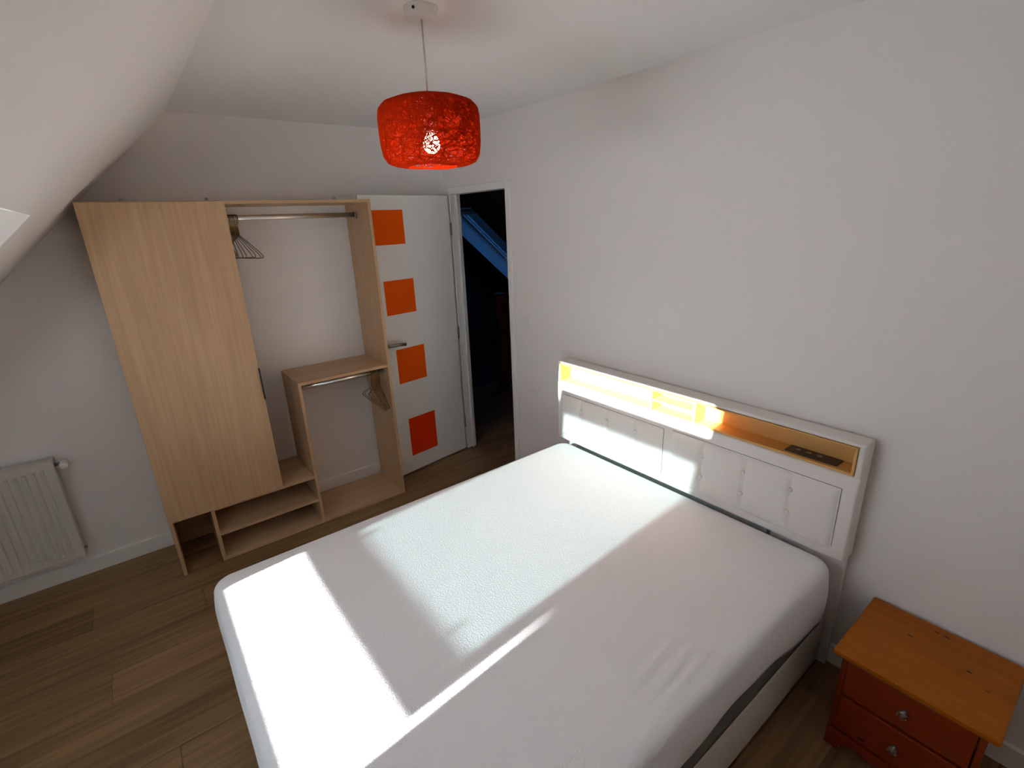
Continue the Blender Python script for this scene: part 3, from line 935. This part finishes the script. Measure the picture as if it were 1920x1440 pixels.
# scalloped apron between the bracket feet
pts = []
ya, yb = NYa, NYb
pts = [(ya, 0.0), (ya + 0.045, 0.0)]
for i in range(17):
    t = i / 16
    y = ya + 0.045 + (yb - ya - 0.09) * t
    z = 0.012 + 0.030 * min(1.0, math.sin(math.pi * t) * 2.2) + 0.010 * math.cos(2 * math.pi * (t - 0.5)) * -1
    pts.append((y, max(0.004, z)))
pts += [(yb - 0.045, 0.0), (yb, 0.0), (yb, 0.080), (ya, 0.080)]
bm = prism(pts, 0, NX0 - 0.014, NX0 + 0.004)
o = meshobj('apron', bm, 'pine_d', ns); o.location = -Vector(ns.location)

# ------------------------------------------------------------------ radiator
rad = thing('radiator', 'white ribbed panel radiator on the wall left of the wardrobe', 'radiator', (-2.94, -0.07, 0.165))
RX1, RX0, RZ0, RZ1 = -2.538, -3.34, 0.165, 0.752
RYF = -0.100
bm = bmesh.new()
pitch_ = 0.0345
nrib = int((RX1 - RX0 - 0.03) / pitch_)
xs = []
prof = []
x = RX0
prof.append((RX0, 0.0))
for i in range(nrib):
    x0 = RX0 + 0.015 + i * pitch_
    prof += [(x0, 0.0), (x0 + 0.007, 0.007), (x0 + 0.013, 0.007), (x0 + 0.020, 0.0)]
prof.append((RX1, 0.0))
def rad_row(z, f):
    return [bm.verts.new((px, RYF + d * f, z)) for px, d in prof]
rows = [rad_row(RZ0 + 0.006, 0), rad_row(RZ0 + 0.03, 0), rad_row(RZ0 + 0.042, 1), rad_row(RZ1 - 0.055, 1), rad_row(RZ1 - 0.043, 0), rad_row(RZ1 - 0.006, 0)]
for A, B in zip(rows, rows[1:]):
    for i in range(len(A) - 1):
        bm.faces.new((A[i], A[i + 1], B[i + 1], B[i]))
o = meshobj('ribbed_panel', bm, 'radiator', rad)
o.location = -Vector(rad.location)
sm = o.modifiers.new('thickness', 'SOLIDIFY'); sm.thickness = 0.002; sm.offset = 0
def rb(name, b, m='radiator', bevel=0.002, parent=None):
    return box(name, b, m, parent or rad, bevel)
rb('back_panel', (RX0, RX1 - 0.004, -0.052, -0.042, RZ0 + 0.005, RZ1 - 0.006))
rb('side_cover', (RX1 - 0.004, RX1, RYF - 0.002, -0.035, RZ0, RZ1), bevel=0.0015)
rb('side_cover', (RX0, RX0 + 0.004, RYF - 0.002, -0.035, RZ0, RZ1), bevel=0.0015)
tg = rb('top_grille', (RX0 + 0.004, RX1 - 0.004, RYF - 0.001, -0.036, RZ1 - 0.008, RZ1 - 0.002), bevel=0.001)
for i in range(26):
    gx = RX0 + 0.03 + i * 0.0295
    box('slot', (gx, gx + 0.018, -0.085, -0.050, RZ1 - 0.0022, RZ1 - 0.0012), 'board', tg)
rb('bottom_lip', (RX0, RX1, RYF - 0.002, RYF + 0.012, RZ0 - 0.002, RZ0 + 0.006), bevel=0.001)
rb('wall_mount', (RX1 - 0.09, RX1 - 0.06, -0.042, 0.0, RZ0 + 0.05, RZ1 - 0.1), 'steel')
rb('wall_mount', (RX0 + 0.06, RX0 + 0.09, -0.042, 0.0, RZ0 + 0.05, RZ1 - 0.1), 'steel')
vb = bmesh.new(); add_tube(vb, [(RX1, -0.068, 0.715), (RX1 + 0.04, -0.068, 0.715)], 0.009, 12)
vo = meshobj('valve_body', vb, 'steel', rad, True); vo.location = -Vector(rad.location)
vh = meshobj('valve_head', lathe([(0.013, 0.0), (0.019, 0.006), (0.020, 0.03), (0.0195, 0.048), (0.017, 0.053)], 24), 'plastic', vo, True)
vh.rotation_euler = (math.radians(90), 0, 0); vh.location = (RX1 + 0.04, -0.070, 0.715)
pp = bmesh.new(); add_tube(pp, [(RX1 + 0.04, -0.068, 0.706), (RX1 + 0.04, -0.066, 0.69), (RX1 + 0.04, -0.04, 0.68), (RX1 + 0.04, 0.0, 0.68)], 0.007, 10)
po_ = meshobj('pipe', pp, 'plastic', rad, True); po_.location = -Vector(rad.location)
bp_ = meshobj('bleed_plug', lathe([(0.008, 0), (0.008, 0.012)], 12), 'steel', rad, True)
bp_.rotation_euler = (0, math.radians(90), 0); bp_.location = Vector((RX1, -0.068, RZ0 + 0.035)) - rad.location

# ------------------------------------------------------------------ light switch
sw = thing('light_switch', 'white square light switch on the wall beside the door frame', 'light switch', (-0.004, -0.919, 1.198))
box('plate', (-0.009, 0.0, -0.957, -0.881, 1.158, 1.238), 'plastic', sw, 0.003, 2)
box('rocker', (-0.014, -0.009, -0.940, -0.898, 1.175, 1.221), 'plastic', sw, 0.0025, 2)
